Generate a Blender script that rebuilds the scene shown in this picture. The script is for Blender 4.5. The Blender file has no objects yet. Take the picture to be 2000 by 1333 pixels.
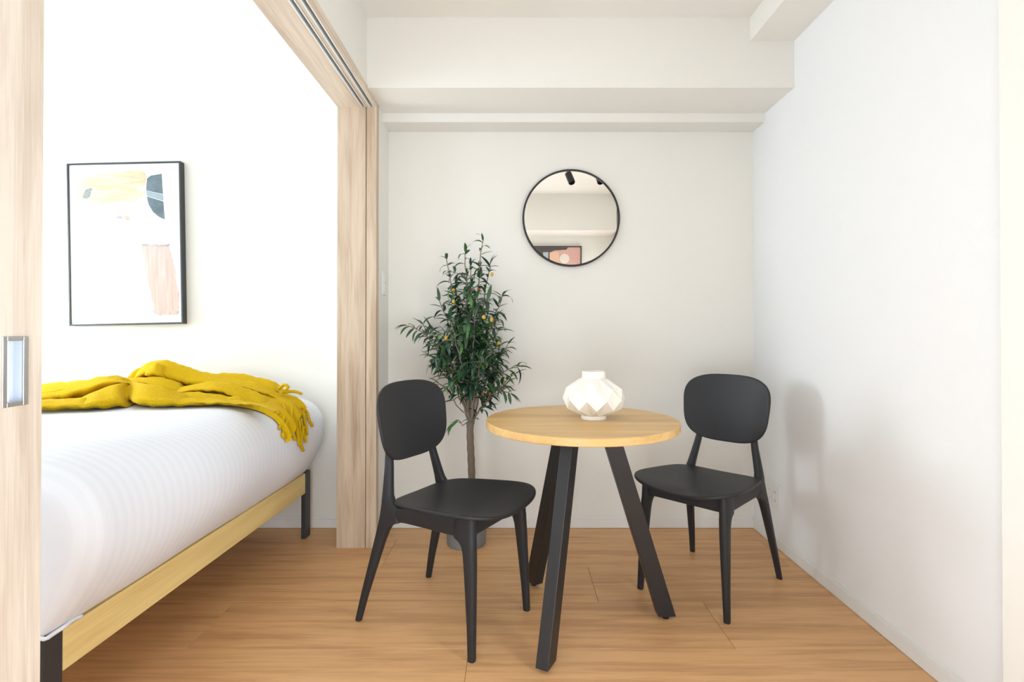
import bpy, math, random
from mathutils import Vector, Matrix
R = math.radians
PI = math.pi
scene = bpy.context.scene
COL = scene.collection

# ------------------------------------------------------------------ camera
CAM_H = 1.06
F = 1030.0          # focal length in pixels of the 2000 px wide frame
PITCH = 0.4
cd = bpy.data.cameras.new('camera')
cd.sensor_fit = 'HORIZONTAL'
cd.sensor_width = 36.0
cd.lens = 36.0 * F / 2000.0
cd.shift_x = -4.0 / 2000.0
cd.shift_y = -(23.5 + F * math.tan(R(PITCH))) / 2000.0
cd.clip_start = 0.02
cam = bpy.data.objects.new('camera', cd)
COL.objects.link(cam)
cam.location = (0, 0, CAM_H)
cam.rotation_euler = (R(90 + PITCH), 0, 0)
scene.camera = cam

# ------------------------------------------------------------------ world, light, exposure
w = bpy.data.worlds.new('World'); scene.world = w
w.use_nodes = True
bg = w.node_tree.nodes['Background']
bg.inputs[0].default_value = (0.86, 0.93, 1.0, 1)
bg.inputs[1].default_value = 1.5
scene.view_settings.view_transform = 'Standard'
scene.view_settings.look = 'None'
scene.view_settings.exposure = 0.19
scene.view_settings.gamma = 1.0
scene.view_settings.use_curve_mapping = False
scene.cycles.use_denoising = True
scene.cycles.use_adaptive_sampling = True
scene.cycles.adaptive_threshold = 0.05
scene.cycles.max_bounces = 6
scene.cycles.diffuse_bounces = 4
scene.cycles.glossy_bounces = 3
scene.cycles.use_light_tree = False
scene.cycles.sample_clamp_indirect = 8.0


def area(name, loc, rot, sx, sy, power, color):
    l = bpy.data.lights.new(name, 'AREA')
    l.shape = 'RECTANGLE'; l.size = sx; l.size_y = sy
    l.energy = power; l.color = color
    o = bpy.data.objects.new(name, l); COL.objects.link(o)
    o.location = loc; o.rotation_euler = rot
    return o


# daylight entering through the bedroom's two windows
DAY = (0.82, 0.912, 1.0)
area('daylight_side', (-3.415, 2.22, 1.36), (0, R(-90), 0), 0.95, 0.72, 40, DAY)
area('daylight_side_near', (-3.415, 0.62, 1.36), (0, R(-90), 0), 1.0, 0.9, 18, (0.60, 0.81, 1.0))
area('daylight_front', (-2.2, -1.115, 1.10), (R(90), 0, 0), 1.9, 1.9, 4, DAY)
area('hall_fill', (-0.24, -0.295, 0.62), (R(90), 0, 0), 0.6, 0.95, 17, DAY)   # frontal fill added behind the viewer, carried by an unseen glazed door
area('right_fill', (1.295, 0.36, 0.925), (0, R(90), 0), 0.76, 0.6, 17, DAY)   # fill added from the near right, carried by an unseen window

# ------------------------------------------------------------------ helpers


def link(o, parent=None):
    COL.objects.link(o)
    if parent is not None:
        o.parent = parent
    return o


def tag(o, label=None, cat=None, group=None, kind=None):
    if label: o['label'] = label
    if cat: o['category'] = cat
    if group: o['group'] = group
    if kind: o['kind'] = kind
    return o


def empty(name, loc=(0, 0, 0), rz=0.0):
    o = bpy.data.objects.new(name, None)
    o.empty_display_size = 0.05
    o.location = loc; o.rotation_euler = (0, 0, rz)
    return link(o)


def mobj(name, verts, faces, mat, parent=None, smooth=False):
    me = bpy.data.meshes.new(name)
    me.from_pydata([tuple(v) for v in verts], [], faces)
    if smooth:
        me.polygons.foreach_set('use_smooth', [True] * len(me.polygons))
    me.update()
    if mat is not None:
        me.materials.append(mat)
    return link(bpy.data.objects.new(name, me), parent)


def bevel(o, width, seg=2, angle=30):
    m = o.modifiers.new('bevel', 'BEVEL')
    m.width = width; m.segments = seg; m.limit_method = 'ANGLE'; m.angle_limit = R(angle)
    return o


CUBE_F = [(0, 3, 2, 1), (4, 5, 6, 7), (0, 1, 5, 4), (1, 2, 6, 5), (2, 3, 7, 6), (3, 0, 4, 7)]


def box_vf(x0, x1, y0, y1, z0, z1, base=0):
    v = [(x0, y0, z0), (x1, y0, z0), (x1, y1, z0), (x0, y1, z0), (x0, y0, z1), (x1, y0, z1), (x1, y1, z1), (x0, y1, z1)]
    return v, [tuple(i + base for i in f) for f in CUBE_F]


def boxes(name, lst, mat, parent=None, bev=0.0, seg=2):
    V, Fc = [], []
    for b in lst:
        v, f = box_vf(*b, base=len(V))
        V += v; Fc += f
    o = mobj(name, V, Fc, mat, parent)
    if bev: bevel(o, bev, seg)
    return o


def box(name, b, mat, parent=None, bev=0.0, seg=2):
    return boxes(name, [b], mat, parent, bev, seg)


def loft(name, rings, mat, parent=None, smooth=True, closed=True, caps=True):
    n = len(rings[0]); V = [p for r in rings for p in r]; Fc = []
    for i in range(len(rings) - 1):
        for j in range(n if closed else n - 1):
            k = (j + 1) % n
            Fc.append((i * n + j, i * n + k, (i + 1) * n + k, (i + 1) * n + j))
    if caps:
        Fc.append(tuple(range(n - 1, -1, -1)))
        b = (len(rings) - 1) * n
        Fc.append(tuple(range(b, b + n)))
    o = mobj(name, V, Fc, mat, parent, smooth)
    return o


def fix_normals(o):
    import bmesh
    bm = bmesh.new(); bm.from_mesh(o.data)
    bmesh.ops.recalc_face_normals(bm, faces=bm.faces)
    bm.to_mesh(o.data); bm.free()
    return o


def lathe(name, prof, mat, parent=None, seg=48, loc=(0, 0, 0), smooth=True, axis='Z', ang=35):
    V, Fc = [], []
    for (r, z) in prof:
        for j in range(seg):
            a = 2 * PI * j / seg
            V.append((r * math.cos(a), r * math.sin(a), z))
    for i in range(len(prof) - 1):
        for j in range(seg):
            k = (j + 1) % seg
            Fc.append((i * seg + j, i * seg + k, (i + 1) * seg + k, (i + 1) * seg + j))
    if prof[0][0] > 1e-5: Fc.append(tuple(range(seg - 1, -1, -1)))
    if prof[-1][0] > 1e-5: Fc.append(tuple(range((len(prof) - 1) * seg, len(prof) * seg)))
    if axis == 'Y':      # the axis of turning points along -Y
        V = [(x, -z, y) for x, y, z in V]
    V = [(x + loc[0], y + loc[1], z + loc[2]) for x, y, z in V]
    o = mobj(name, V, Fc, mat, parent)
    fix_normals(o)
    if smooth: shade_angle(o, ang)
    return o


def shade_angle(o, deg=35):
    me = o.data
    me.polygons.foreach_set('use_smooth', [True] * len(me.polygons))
    me.set_sharp_from_angle(angle=R(deg))


def frames(path):
    P = [Vector(p) for p in path]; out = []
    for i, p in enumerate(P):
        t = (P[min(i + 1, len(P) - 1)] - P[max(i - 1, 0)])
        t.normalize()
        ref = Vector((0, 0, 1)) if abs(t.z) < 0.9 else Vector((0, 1, 0))
        if i == 0:
            u = t.cross(ref).normalized()
        else:
            u = (out[-1][2] - t * out[-1][2].dot(t)).normalized()
        out.append((p, t, u, t.cross(u)))
    return out


def tube_vf(path, radii, seg=8, base=0):
    fr = frames(path); V, Fc = [], []
    for (p, t, u, v), r in zip(fr, radii):
        for j in range(seg):
            a = 2 * PI * j / seg
            V.append(tuple(p + u * (r * math.cos(a)) + v * (r * math.sin(a))))
    for i in range(len(fr) - 1):
        for j in range(seg):
            k = (j + 1) % seg
            Fc.append((base + i * seg + j, base + i * seg + k, base + (i + 1) * seg + k, base + (i + 1) * seg + j))
    Fc.append(tuple(base + j for j in range(seg - 1, -1, -1)))
    Fc.append(tuple(base + (len(fr) - 1) * seg + j for j in range(seg)))
    return V, Fc


def tube(name, path, radii, mat, parent=None, seg=8):
    V, Fc = tube_vf(path, radii, seg)
    return mobj(name, V, Fc, mat, parent, True)


# ------------------------------------------------------------------ materials


def newmat(name):
    m = bpy.data.materials.new(name); m.use_nodes = True
    nt = m.node_tree
    return m, nt, nt.nodes['Principled BSDF']


def plain(name, col, rough=0.5, metal=0.0, spec=0.5, bump=None, coat=0.0, sheen=0.0):
    m, nt, b = newmat(name)
    b.inputs['Base Color'].default_value = (*col, 1)
    b.inputs['Roughness'].default_value = rough
    b.inputs['Metallic'].default_value = metal
    b.inputs['Specular IOR Level'].default_value = spec
    if coat: b.inputs['Coat Weight'].default_value = coat
    if sheen: b.inputs['Sheen Weight'].default_value = sheen
    if bump:
        sc, st, dist = bump
        tc = nt.nodes.new('ShaderNodeTexCoord')
        n = nt.nodes.new('ShaderNodeTexNoise'); n.inputs['Scale'].default_value = sc
        n.inputs['Detail'].default_value = 1
        bp = nt.nodes.new('ShaderNodeBump'); bp.inputs['Strength'].default_value = st
        bp.inputs['Distance'].default_value = dist
        nt.links.new(tc.outputs['Object'], n.inputs['Vector'])
        nt.links.new(n.outputs['Fac'], bp.inputs['Height'])
        nt.links.new(bp.outputs['Normal'], b.inputs['Normal'])
    return m


def wood(name, dark, light, axis='Z', rough=0.45, grain=1.0, fig=1.0, tone=0.0, coat=0.0, spec=0.4):
    """Procedural wood, grain running along the given object axis."""
    m, nt, b = newmat(name)
    N, L = nt.nodes.new, nt.links.new
    tc = N('ShaderNodeTexCoord'); oi = N('ShaderNodeObjectInfo')
    off = N('ShaderNodeVectorMath'); off.operation = 'SCALE'
    comb = N('ShaderNodeCombineXYZ')
    for i, k in enumerate((7.3, 11.1, 5.7)):
        mm = N('ShaderNodeMath'); mm.operation = 'MULTIPLY'; mm.inputs[1].default_value = k
        L(oi.outputs['Random'], mm.inputs[0]); L(mm.outputs[0], comb.inputs[i])
    add = N('ShaderNodeVectorMath'); add.operation = 'ADD'
    L(tc.outputs['Object'], add.inputs[0]); L(comb.outputs[0], add.inputs[1])
    st = {'X': (0.055, 1, 1), 'Y': (1, 0.055, 1), 'Z': (1, 1, 0.055)}[axis]

    def stretched(scale, mult=1.0):
        mp = N('ShaderNodeMapping')
        a = [s if s == 1 else s * mult for s in st]
        mp.inputs['Scale'].default_value = [v * scale for v in a]
        L(add.outputs[0], mp.inputs[0])
        return mp
    n1 = N('ShaderNodeTexNoise'); n1.inputs['Scale'].default_value = 1.0; n1.inputs['Detail'].default_value = 4
    n1.inputs['Roughness'].default_value = 0.62; n1.inputs['Distortion'].default_value = 0.7 * fig
    L(stretched(16.0 * grain).outputs[0], n1.inputs['Vector'])
    n2 = N('ShaderNodeTexNoise'); n2.inputs['Scale'].default_value = 1.0; n2.inputs['Detail'].default_value = 1.5
    L(stretched(170.0 * grain, 0.5).outputs[0], n2.inputs['Vector'])
    # cathedral figure
    n3 = N('ShaderNodeTexNoise'); n3.inputs['Scale'].default_value = 1.0; n3.inputs['Detail'].default_value = 2
    L(stretched(6.0 * grain, 1.6).outputs[0], n3.inputs['Vector'])
    mul = N('ShaderNodeMath'); mul.operation = 'MULTIPLY'; mul.inputs[1].default_value = 14.0
    L(n3.outputs['Fac'], mul.inputs[0])
    sn = N('ShaderNodeMath'); sn.operation = 'SINE'; L(mul.outputs[0], sn.inputs[0])
    s2 = N('ShaderNodeMath'); s2.operation = 'MULTIPLY_ADD'; s2.inputs[1].default_value = 0.10 * fig; s2.inputs[2].default_value = 0.0
    L(sn.outputs[0], s2.inputs[0])
    a1 = N('ShaderNodeMath'); a1.operation = 'ADD'; L(n1.outputs['Fac'], a1.inputs[0]); L(s2.outputs[0], a1.inputs[1])
    m2 = N('ShaderNodeMath'); m2.operation = 'MULTIPLY_ADD'; m2.inputs[1].default_value = 0.35; m2.inputs[2].default_value = -0.175
    L(n2.outputs['Fac'], m2.inputs[0])
    a2 = N('ShaderNodeMath'); a2.operation = 'ADD'; L(a1.outputs[0], a2.inputs[0]); L(m2.outputs[0], a2.inputs[1])
    if tone:
        t1 = N('ShaderNodeMath'); t1.operation = 'MULTIPLY_ADD'; t1.inputs[1].default_value = tone; t1.inputs[2].default_value = -tone / 2
        L(oi.outputs['Random'], t1.inputs[0])
        a3 = N('ShaderNodeMath'); a3.operation = 'ADD'; L(a2.outputs[0], a3.inputs[0]); L(t1.outputs[0], a3.inputs[1]); a2 = a3
    cr = N('ShaderNodeValToRGB')
    cr.color_ramp.elements[0].position = 0.28; cr.color_ramp.elements[0].color = (*dark, 1)
    cr.color_ramp.elements[1].position = 0.68; cr.color_ramp.elements[1].color = (*light, 1)
    L(a2.outputs[0], cr.inputs[0]); L(cr.outputs[0], b.inputs['Base Color'])
    b.inputs['Roughness'].default_value = rough
    b.inputs['Specular IOR Level'].default_value = spec
    if coat: b.inputs['Coat Weight'].default_value = coat
    return m


M = {}
M['wall'] = plain('wall_paper', (0.875, 0.855, 0.80), 0.85, spec=0.2, bump=(420, 0.25, 0.001))
M['wall_bed'] = plain('wall_paper_bedroom', (0.88, 0.875, 0.86), 0.85, spec=0.2, bump=(420, 0.25, 0.001))
M['wall_r'] = plain('wall_paper_right', (0.875, 0.88, 0.88), 0.85, spec=0.2, bump=(420, 0.25, 0.001))
M['ceil'] = plain('ceiling_paper', (0.875, 0.858, 0.81), 0.9, spec=0.2, bump=(300, 0.2, 0.001))
M['base'] = plain('white_trim', (0.85, 0.84, 0.815), 0.5)
M['ash'] = wood('pale_ash', (0.47, 0.345, 0.23), (0.67, 0.545, 0.415), 'Z', 0.5, 2.2, 1.2)
M['ash_cool_light'] = wood('pale_ash_cool_light', (0.50, 0.405, 0.32), (0.67, 0.59, 0.50), 'Z', 0.5, 2.2, 1.2)  # same ash, greyed: the door's different light is put into its colour
M['ash_y'] = wood('pale_ash_header', (0.53, 0.415, 0.31), (0.76, 0.655, 0.54), 'Y', 0.5, 1.6, 0.6)
M['floor'] = wood('oak_floor', (0.54, 0.285, 0.125), (0.735, 0.422, 0.192), 'X', 0.40, 2.3, 1.3, tone=0.10, spec=0.35)
M['seam'] = plain('floor_seam', (0.30, 0.18, 0.10), 0.8)
M['oak_top'] = wood('oak_tabletop', (0.55, 0.325, 0.118), (0.76, 0.495, 0.198), 'X', 0.38, 1.2, 0.8)
M['pine'] = wood('pine_rail', (0.76, 0.53, 0.20), (0.90, 0.69, 0.30), 'Y', 0.45, 1.3, 1.0)
M['black'] = plain('black_plastic', (0.026, 0.026, 0.028), 0.44, spec=0.28)
M['black_metal'] = plain('black_metal', (0.016, 0.015, 0.016), 0.42, spec=0.5, bump=(700, 0.12, 0.0005))
M['bed_metal'] = plain('dark_bed_metal', (0.035, 0.035, 0.04), 0.45, spec=0.5)
M['rubber'] = plain('rubber', (0.01, 0.01, 0.01), 0.7)
M['alu'] = plain('aluminium_track', (0.78, 0.78, 0.77), 0.35, 0.3)
M['slot'] = plain('dark_slot', (0.06, 0.075, 0.075), 0.6)
M['chrome'] = plain('brushed_nickel', (0.62, 0.62, 0.62), 0.28, 1.0)
M['cup'] = plain('handle_cup', (0.72, 0.77, 0.83), 0.5, 0.6, bump=(500, 0.2, 0.0005))
M['mirror'] = plain('mirror_glass', (0.97, 0.975, 0.965), 0.0, 1.0)
M['vase'] = plain('cream_ceramic', (0.84, 0.80, 0.72), 0.5)
M['pot'] = plain('grey_pot', (0.20, 0.21, 0.225), 0.5)
M['soil'] = plain('soil', (0.06, 0.045, 0.03), 0.95, bump=(120, 0.8, 0.01))
M['trunk'] = plain('trunk_bark', (0.20, 0.155, 0.115), 0.85, bump=(90, 0.8, 0.004))
M['stem'] = plain('stem_bark', (0.24, 0.19, 0.14), 0.8, bump=(150, 0.5, 0.002))
M['plate'] = plain('white_plastic', (0.84, 0.84, 0.82), 0.4)
M['plate_mark'] = plain('grey_mark', (0.35, 0.35, 0.36), 0.5)
M['red_mark'] = plain('red_mark', (0.75, 0.22, 0.22), 0.5)
M['paper'] = plain('art_paper', (0.88, 0.865, 0.83), 0.8)
M['frame'] = plain('black_frame', (0.035, 0.04, 0.042), 0.4)


def duvet_mat():
    m, nt, b = newmat('white_satin_stripe')
    N, L = nt.nodes.new, nt.links.new
    tc = N('ShaderNodeTexCoord'); sx = N('ShaderNodeSeparateXYZ'); L(tc.outputs['Object'], sx.inputs[0])
    mu = N('ShaderNodeMath'); mu.operation = 'MULTIPLY'; mu.inputs[1].default_value = 2 * PI / 0.03
    L(sx.outputs['Y'], mu.inputs[0])
    s = N('ShaderNodeMath'); s.operation = 'SINE'; L(mu.outputs[0], s.inputs[0])
    cr = N('ShaderNodeMapRange'); cr.inputs[1].default_value = -0.25; cr.inputs[2].default_value = 0.25
    L(s.outputs[0], cr.inputs[0])
    mix = N('ShaderNodeMix'); mix.data_type = 'RGBA'
    mix.inputs[6].default_value = (0.815, 0.84, 0.905, 1); mix.inputs[7].default_value = (0.84, 0.865, 0.93, 1)
    L(cr.outputs[0], mix.inputs[0]); L(mix.outputs[2], b.inputs['Base Color'])
    rr = N('ShaderNodeMapRange'); rr.inputs[3].default_value = 0.75; rr.inputs[4].default_value = 0.5
    L(cr.outputs[0], rr.inputs[0]); L(rr.outputs[0], b.inputs['Roughness'])
    bp = N('ShaderNodeBump'); bp.inputs['Strength'].default_value = 0.06; bp.inputs['Distance'].default_value = 0.002
    L(cr.outputs[0], bp.inputs['Height']); L(bp.outputs['Normal'], b.inputs['Normal'])
    b.inputs['Specular IOR Level'].default_value = 0.3
    return m


M['duvet'] = duvet_mat()


def wool_mat():
    m, nt, b = newmat('mustard_wool')
    N, L = nt.nodes.new, nt.links.new
    tc = N('ShaderNodeTexCoord')
    n = N('ShaderNodeTexNoise'); n.inputs['Scale'].default_value = 220; n.inputs['Detail'].default_value = 5
    L(tc.outputs['Object'], n.inputs['Vector'])
    cr = N('ShaderNodeValToRGB')
    cr.color_ramp.elements[0].position = 0.3; cr.color_ramp.elements[0].color = (0.56, 0.345, 0.004, 1)
    cr.color_ramp.elements[1].position = 0.7; cr.color_ramp.elements[1].color = (0.73, 0.475, 0.010, 1)
    L(n.outputs['Fac'], cr.inputs[0]); L(cr.outputs[0], b.inputs['Base Color'])
    b.inputs['Roughness'].default_value = 0.95
    b.inputs['Specular IOR Level'].default_value = 0.1
    b.inputs['Sheen Weight'].default_value = 0.08
    b.inputs['Sheen Tint'].default_value = (1, 0.8, 0.3, 1)
    bp = N('ShaderNodeBump'); bp.inputs['Strength'].default_value = 0.35; bp.inputs['Distance'].default_value = 0.003
    L(n.outputs['Fac'], bp.inputs['Height']); L(bp.outputs['Normal'], b.inputs['Normal'])
    return m


M['wool'] = wool_mat()


def leaf_mat():
    m, nt, b = newmat('olive_leaf')
    N, L = nt.nodes.new, nt.links.new
    oi = N('ShaderNodeObjectInfo'); ge = N('ShaderNodeNewGeometry')
    ad = N('ShaderNodeMath'); ad.operation = 'ADD'; L(oi.outputs['Random'], ad.inputs[0]); L(ge.outputs['Random Per Island'], ad.inputs[1])
    fr = N('ShaderNodeMath'); fr.operation = 'FRACT'; L(ad.outputs[0], fr.inputs[0])
    cr = N('ShaderNodeValToRGB')
    e = cr.color_ramp.elements
    e[0].position = 0.0; e[0].color = (0.014, 0.045, 0.028, 1)
    e[1].position = 1.0; e[1].color = (0.085, 0.24, 0.045, 1)
    x = e.new(0.55); x.color = (0.028, 0.085, 0.040, 1)
    x = e.new(0.85); x.color = (0.05, 0.15, 0.042, 1)
    L(fr.outputs[0], cr.inputs[0]); L(cr.outputs[0], b.inputs['Base Color'])
    b.inputs['Roughness'].default_value = 0.36
    b.inputs['Specular IOR Level'].default_value = 0.6
    return m


M['leaf'] = leaf_mat()


def emit(name, col, s):
    m, nt, b = newmat(name)
    b.inputs['Base Color'].default_value = (*col, 1)
    b.inputs['Emission Color'].default_value = (*col, 1)
    b.inputs['Emission Strength'].default_value = s
    return m


def pane_mat():
    m = bpy.data.materials.new('window_glass'); m.use_nodes = True
    nt = m.node_tree; nt.nodes.clear()
    o = nt.nodes.new('ShaderNodeOutputMaterial'); t = nt.nodes.new('ShaderNodeBsdfTransparent')
    g = nt.nodes.new('ShaderNodeBsdfGlossy'); g.inputs['Roughness'].default_value = 0.02
    mx = nt.nodes.new('ShaderNodeMixShader'); mx.inputs[0].default_value = 0.06
    nt.links.new(t.outputs[0], mx.inputs[1]); nt.links.new(g.outputs[0], mx.inputs[2]); nt.links.new(mx.outputs[0], o.inputs[0])
    return m


M['pane'] = pane_mat()

# ------------------------------------------------------------------ room shell
YB = 2.82      # back wall
XR = 1.28      # right wall
YN = -0.27     # wall behind the camera
ZC = 2.485     # ceiling
XP0, XP1 = -0.859, -0.672   # partition between the rooms
XL = -3.40     # far wall of the bedroom
YF = -1.10     # near wall of the bedroom


def struct(o, label=None, cat=None):
    o['kind'] = 'structure'
    if label: o['label'] = label
    if cat: o['category'] = cat
    return o


struct(box('wall_back', (XL - 0.1, XR + 0.1, YB, YB + 0.1, 0, ZC + 0.1), M['wall']), 'off-white papered back wall running through both rooms', 'wall')
struct(box('wall_right', (XR, XR + 0.1, 1.2, YB, 0, ZC + 0.1), M['wall_r']), 'plain white right wall carrying the socket plate and chair shadow', 'wall')
struct(boxes('wall_right_near', [(1.2, 1.38, YN, 0.02, 0, ZC + 0.1), (1.2, 1.38, 0.70, 1.30, 0, ZC + 0.1), (1.2, 1.38, 0.02, 0.70, 0, 0.5), (1.2, 1.38, 0.02, 0.70, 1.35, ZC + 0.1)], M['wall']), 'textured white wall return at the right edge', 'wall')
struct(boxes('wall_front', [(-0.66, -0.62, YN - 0.1, YN, 0, ZC + 0.1), (0.14, 1.38, YN - 0.1, YN, 0, ZC + 0.1), (-0.62, 0.14, YN - 0.1, YN, 2.0, ZC + 0.1)], M['wall']), 'off-white wall behind the viewer, seen in the mirror', 'wall')
# ceiling with its beams
ceil = struct(box('ceiling', (XL - 0.1, XR + 0.1, YF - 0.1, YB + 0.1, ZC, ZC + 0.1), M['ceil']), 'off-white ceiling above both rooms', 'ceiling')
box('beam', (XP1, XR, 2.40, YB, 2.162, ZC), M['ceil'], ceil)
box('beam', (XP1, XR, 2.685, YB, 2.117, 2.162), M['ceil'], ceil)
box('beam', (1.079, XR, YN, 2.40, 2.376, ZC), M['ceil'], ceil)
box('beam', (XP1, 1.079, YN, 0.06, 2.098, ZC), M['ceil'], ceil)
# partition
struct(boxes('wall_partition', [(XP0, XP1, YF, 2.60, 2.172, ZC), (XP0, XP1, 2.59, YB, 0, ZC), (XP0, XP1, YF, -0.16, 0, 2.172)], M['wall']),
       'off-white partition wall around the wide sliding door opening', 'wall')

# bedroom walls with two windows
def wall_with_hole(name, mat, axis, c0, c1, a0, a1, z0, z1, h):
    ha0, ha1, hz0, hz1 = h
    L = [(a0, ha0, z0, z1), (ha1, a1, z0, z1), (ha0, ha1, z0, hz0), (ha0, ha1, hz1, z1)]
    bl = [(c0, c1, p, q, r, s) if axis == 'X' else (p, q, c0, c1, r, s) for p, q, r, s in L]
    return struct(boxes(name, bl, mat))


tag(struct(boxes('wall_left', [(XL - 0.1, XL, YF, 0.12, 0, ZC), (XL - 0.1, XL, 1.12, 1.80, 0, ZC), (XL - 0.1, XL, 2.66, YB, 0, ZC), (XL - 0.1, XL, 0.12, 1.12, 0, 0.82), (XL - 0.1, XL, 0.12, 1.12, 1.9, ZC),
     (XL - 0.1, XL, 1.80, 2.66, 0, 0.82), (XL - 0.1, XL, 1.80, 2.66, 1.9, ZC)], M['wall_bed'])), 'white bedroom wall with two windows past the bed head', 'wall')
tag(wall_with_hole('wall_bedroom_front', M['wall_bed'], 'Y', YF - 0.1, YF, XL, XP0, 0, ZC, (-3.15, -1.25, 0.1, 2.1)), 'white bedroom wall with a tall balcony window', 'wall')


def window(name, axis, c, a0, a1, z0, z1, label):
    e = empty(name, (0, 0, 0)); struct(e, label, 'window')
    t = 0.045
    mid = (a0 + a1) / 2

    def B(p, q, r, s, d=0.03):
        return (c - d, c + d, p, q, r, s) if axis == 'X' else (p, q, c - d, c + d, r, s)
    boxes('window_frame', [B(a0, a1, z0, z0 + t), B(a0, a1, z1 - t, z1), B(a0, a0 + t, z0 + t, z1 - t), B(a1 - t, a1, z0 + t, z1 - t), B(mid - t / 2, mid + t / 2, z0 + t, z1 - t)], M['alu'], e)
    for p, q in ((a0 + t, mid - t / 2), (mid + t / 2, a1 - t)):
        box('pane', B(p, q, z0 + t, z1 - t, 0.003), M['pane'], e)


window('window_1', 'X', XL - 0.05, 1.80, 2.66, 0.82, 1.9, 'aluminium two-pane window above the bed head')
window('fill_window', 'X', 1.33, 0.02, 0.70, 0.5, 1.35, 'unseen aluminium window added beside the viewer for fill light')  # no known window here; added to brighten the bed side and door
window('window_4', 'X', XL - 0.05, 0.12, 1.12, 0.82, 1.9, 'aluminium two-pane window nearer the viewer in the bedroom')
window('window_2', 'Y', YF - 0.05, -3.15, -1.25, 0.1, 2.1, 'tall aluminium balcony window at the near end of the bedroom')

d2 = struct(empty('fill_door', (-0.24, YN - 0.05, 0)), 'unseen glazed door in a pale frame, added behind the viewer for fill light', 'door')  # unseen door, added so that frontal fill can enter
boxes('door_frame', [(-0.38, -0.30, -0.018, 0.018, 0, 2.0), (0.30, 0.38, -0.018, 0.018, 0, 2.0), (-0.30, 0.30, -0.018, 0.018, 0, 0.14), (-0.30, 0.30, -0.018, 0.018, 1.91, 2.0)], M['ash'], d2, 0.002)
box('pane', (-0.30, 0.30, -0.003, 0.003, 0.14, 1.91), M['pane'], d2)
box('door_handle', (0.325, 0.345, 0.018, 0.06, 0.92, 1.08), M['chrome'], d2, 0.006)

# floor: sub floor + planks of 303 x 1818 mm
floor = struct(box('floor', (XL - 0.1, XR + 0.1, YF - 0.1, YB + 0.1, -0.08, -0.004), M['seam']), 'warm oak plank floor running across both rooms', 'floor')
PW, PL = 0.303, 1.818
joint = {0: -1.085, 1: 0.328, 2: -0.59, 3: 0.15, -1: -0.149, -2: 0.62, -3: -0.80, -4: 0.0, -5: 0.7, -6: -0.4, -7: 0.3, -8: -0.7, -9: 0.1}
plank_cache = {}
G = 0.0006
for k in range(-10, 4):
    y0 = 1.753 + k * PW; y1 = y0 + PW
    y0 = max(y0, YF); y1 = min(y1, YB)
    if y1 - y0 < 0.01: continue
    x = joint.get(k, 0.2)
    while x > XL: x -= PL
    while x < XR:
        a, b_ = max(x, XL), min(x + PL, XR)
        x += PL
        if b_ - a < 0.02: continue
        key = (round(b_ - a, 4), round(y1 - y0, 4))
        if key not in plank_cache:
            hx, hy = key[0] / 2 - G, key[1] / 2 - G
            c = 0.0008
            V = [(-hx, -hy, -0.004), (hx, -hy, -0.004), (hx, hy, -0.004), (-hx, hy, -0.004),
                 (-hx, -hy, -c), (hx, -hy, -c), (hx, hy, -c), (-hx, hy, -c),
                 (-hx + c, -hy + c, 0), (hx - c, -hy + c, 0), (hx - c, hy - c, 0), (-hx + c, hy - c, 0)]
            Fc = [(0, 3, 2, 1), (8, 9, 10, 11)]
            for j in range(4):
                q = (j + 1) % 4
                Fc += [(j, q, q + 4, j + 4), (j + 4, q + 4, q + 8, j + 8)]
            o = mobj('plank', V, Fc, M['floor'], floor)
            plank_cache[key] = o
        else:
            o = plank_cache[key].copy(); link(o); o.parent = floor
        o.location = ((a + b_) / 2, (y0 + y1) / 2, 0)

# baseboards
BH = 0.063


def baseboard(name, x0, x1, y0, y1, label):
    struct(boxes(name, [(x0, x1, y0, y1, 0.0018, BH - 0.014)], M['base']), label, 'baseboard')
    # the stepped upper lip
    dx, dy = 0.0, 0.0
    lip = {'b': (x0, x1, y0 + 0.005, y1, BH - 0.0145, BH), 'r': (x0 + 0.005, x1, y0, y1, BH - 0.0145, BH), 'l': (x0, x1 - 0.005, y0, y1, BH - 0.0145, BH)}
    side = 'b' if (x1 - x0) > (y1 - y0) else ('r' if x1 > 0 else 'l')
    box('lip', lip[side], M['base'], bpy.data.objects[name], 0.002)


baseboard('baseboard_back', XP1 + 0.009, XR - 0.009, YB - 0.009, YB, 'white baseboard along the back wall behind the plant')
baseboard('baseboard_right', XR - 0.009, XR, 1.30, YB, 'white baseboard along the right wall')
baseboard('baseboard_bedroom', XL + 0.009, XP0, YB - 0.009, YB, 'white baseboard along the bedroom back wall')
baseboard('baseboard_partition', XP1, XP1 + 0.009, 2.60, YB, 'short white baseboard on the partition wall by the door jamb')

# timber door surround: header with two sliding tracks, jamb
ZH = 2.14
hd = struct(empty('trim_1', (XP0, 2.557, ZH)), 'pale ash door header with two sliding tracks', 'door header')
ox, oy, oz = XP0, 2.557, ZH


def hb(name, x0, x1, z0, z1, mat, parent=hd, y1=2.557, bev=0.0008):
    return box(name, (x0 - ox, x1 - ox, -0.16 - oy, y1 - oy, z0 - oz, z1 - oz), mat, parent, bev)


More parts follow.
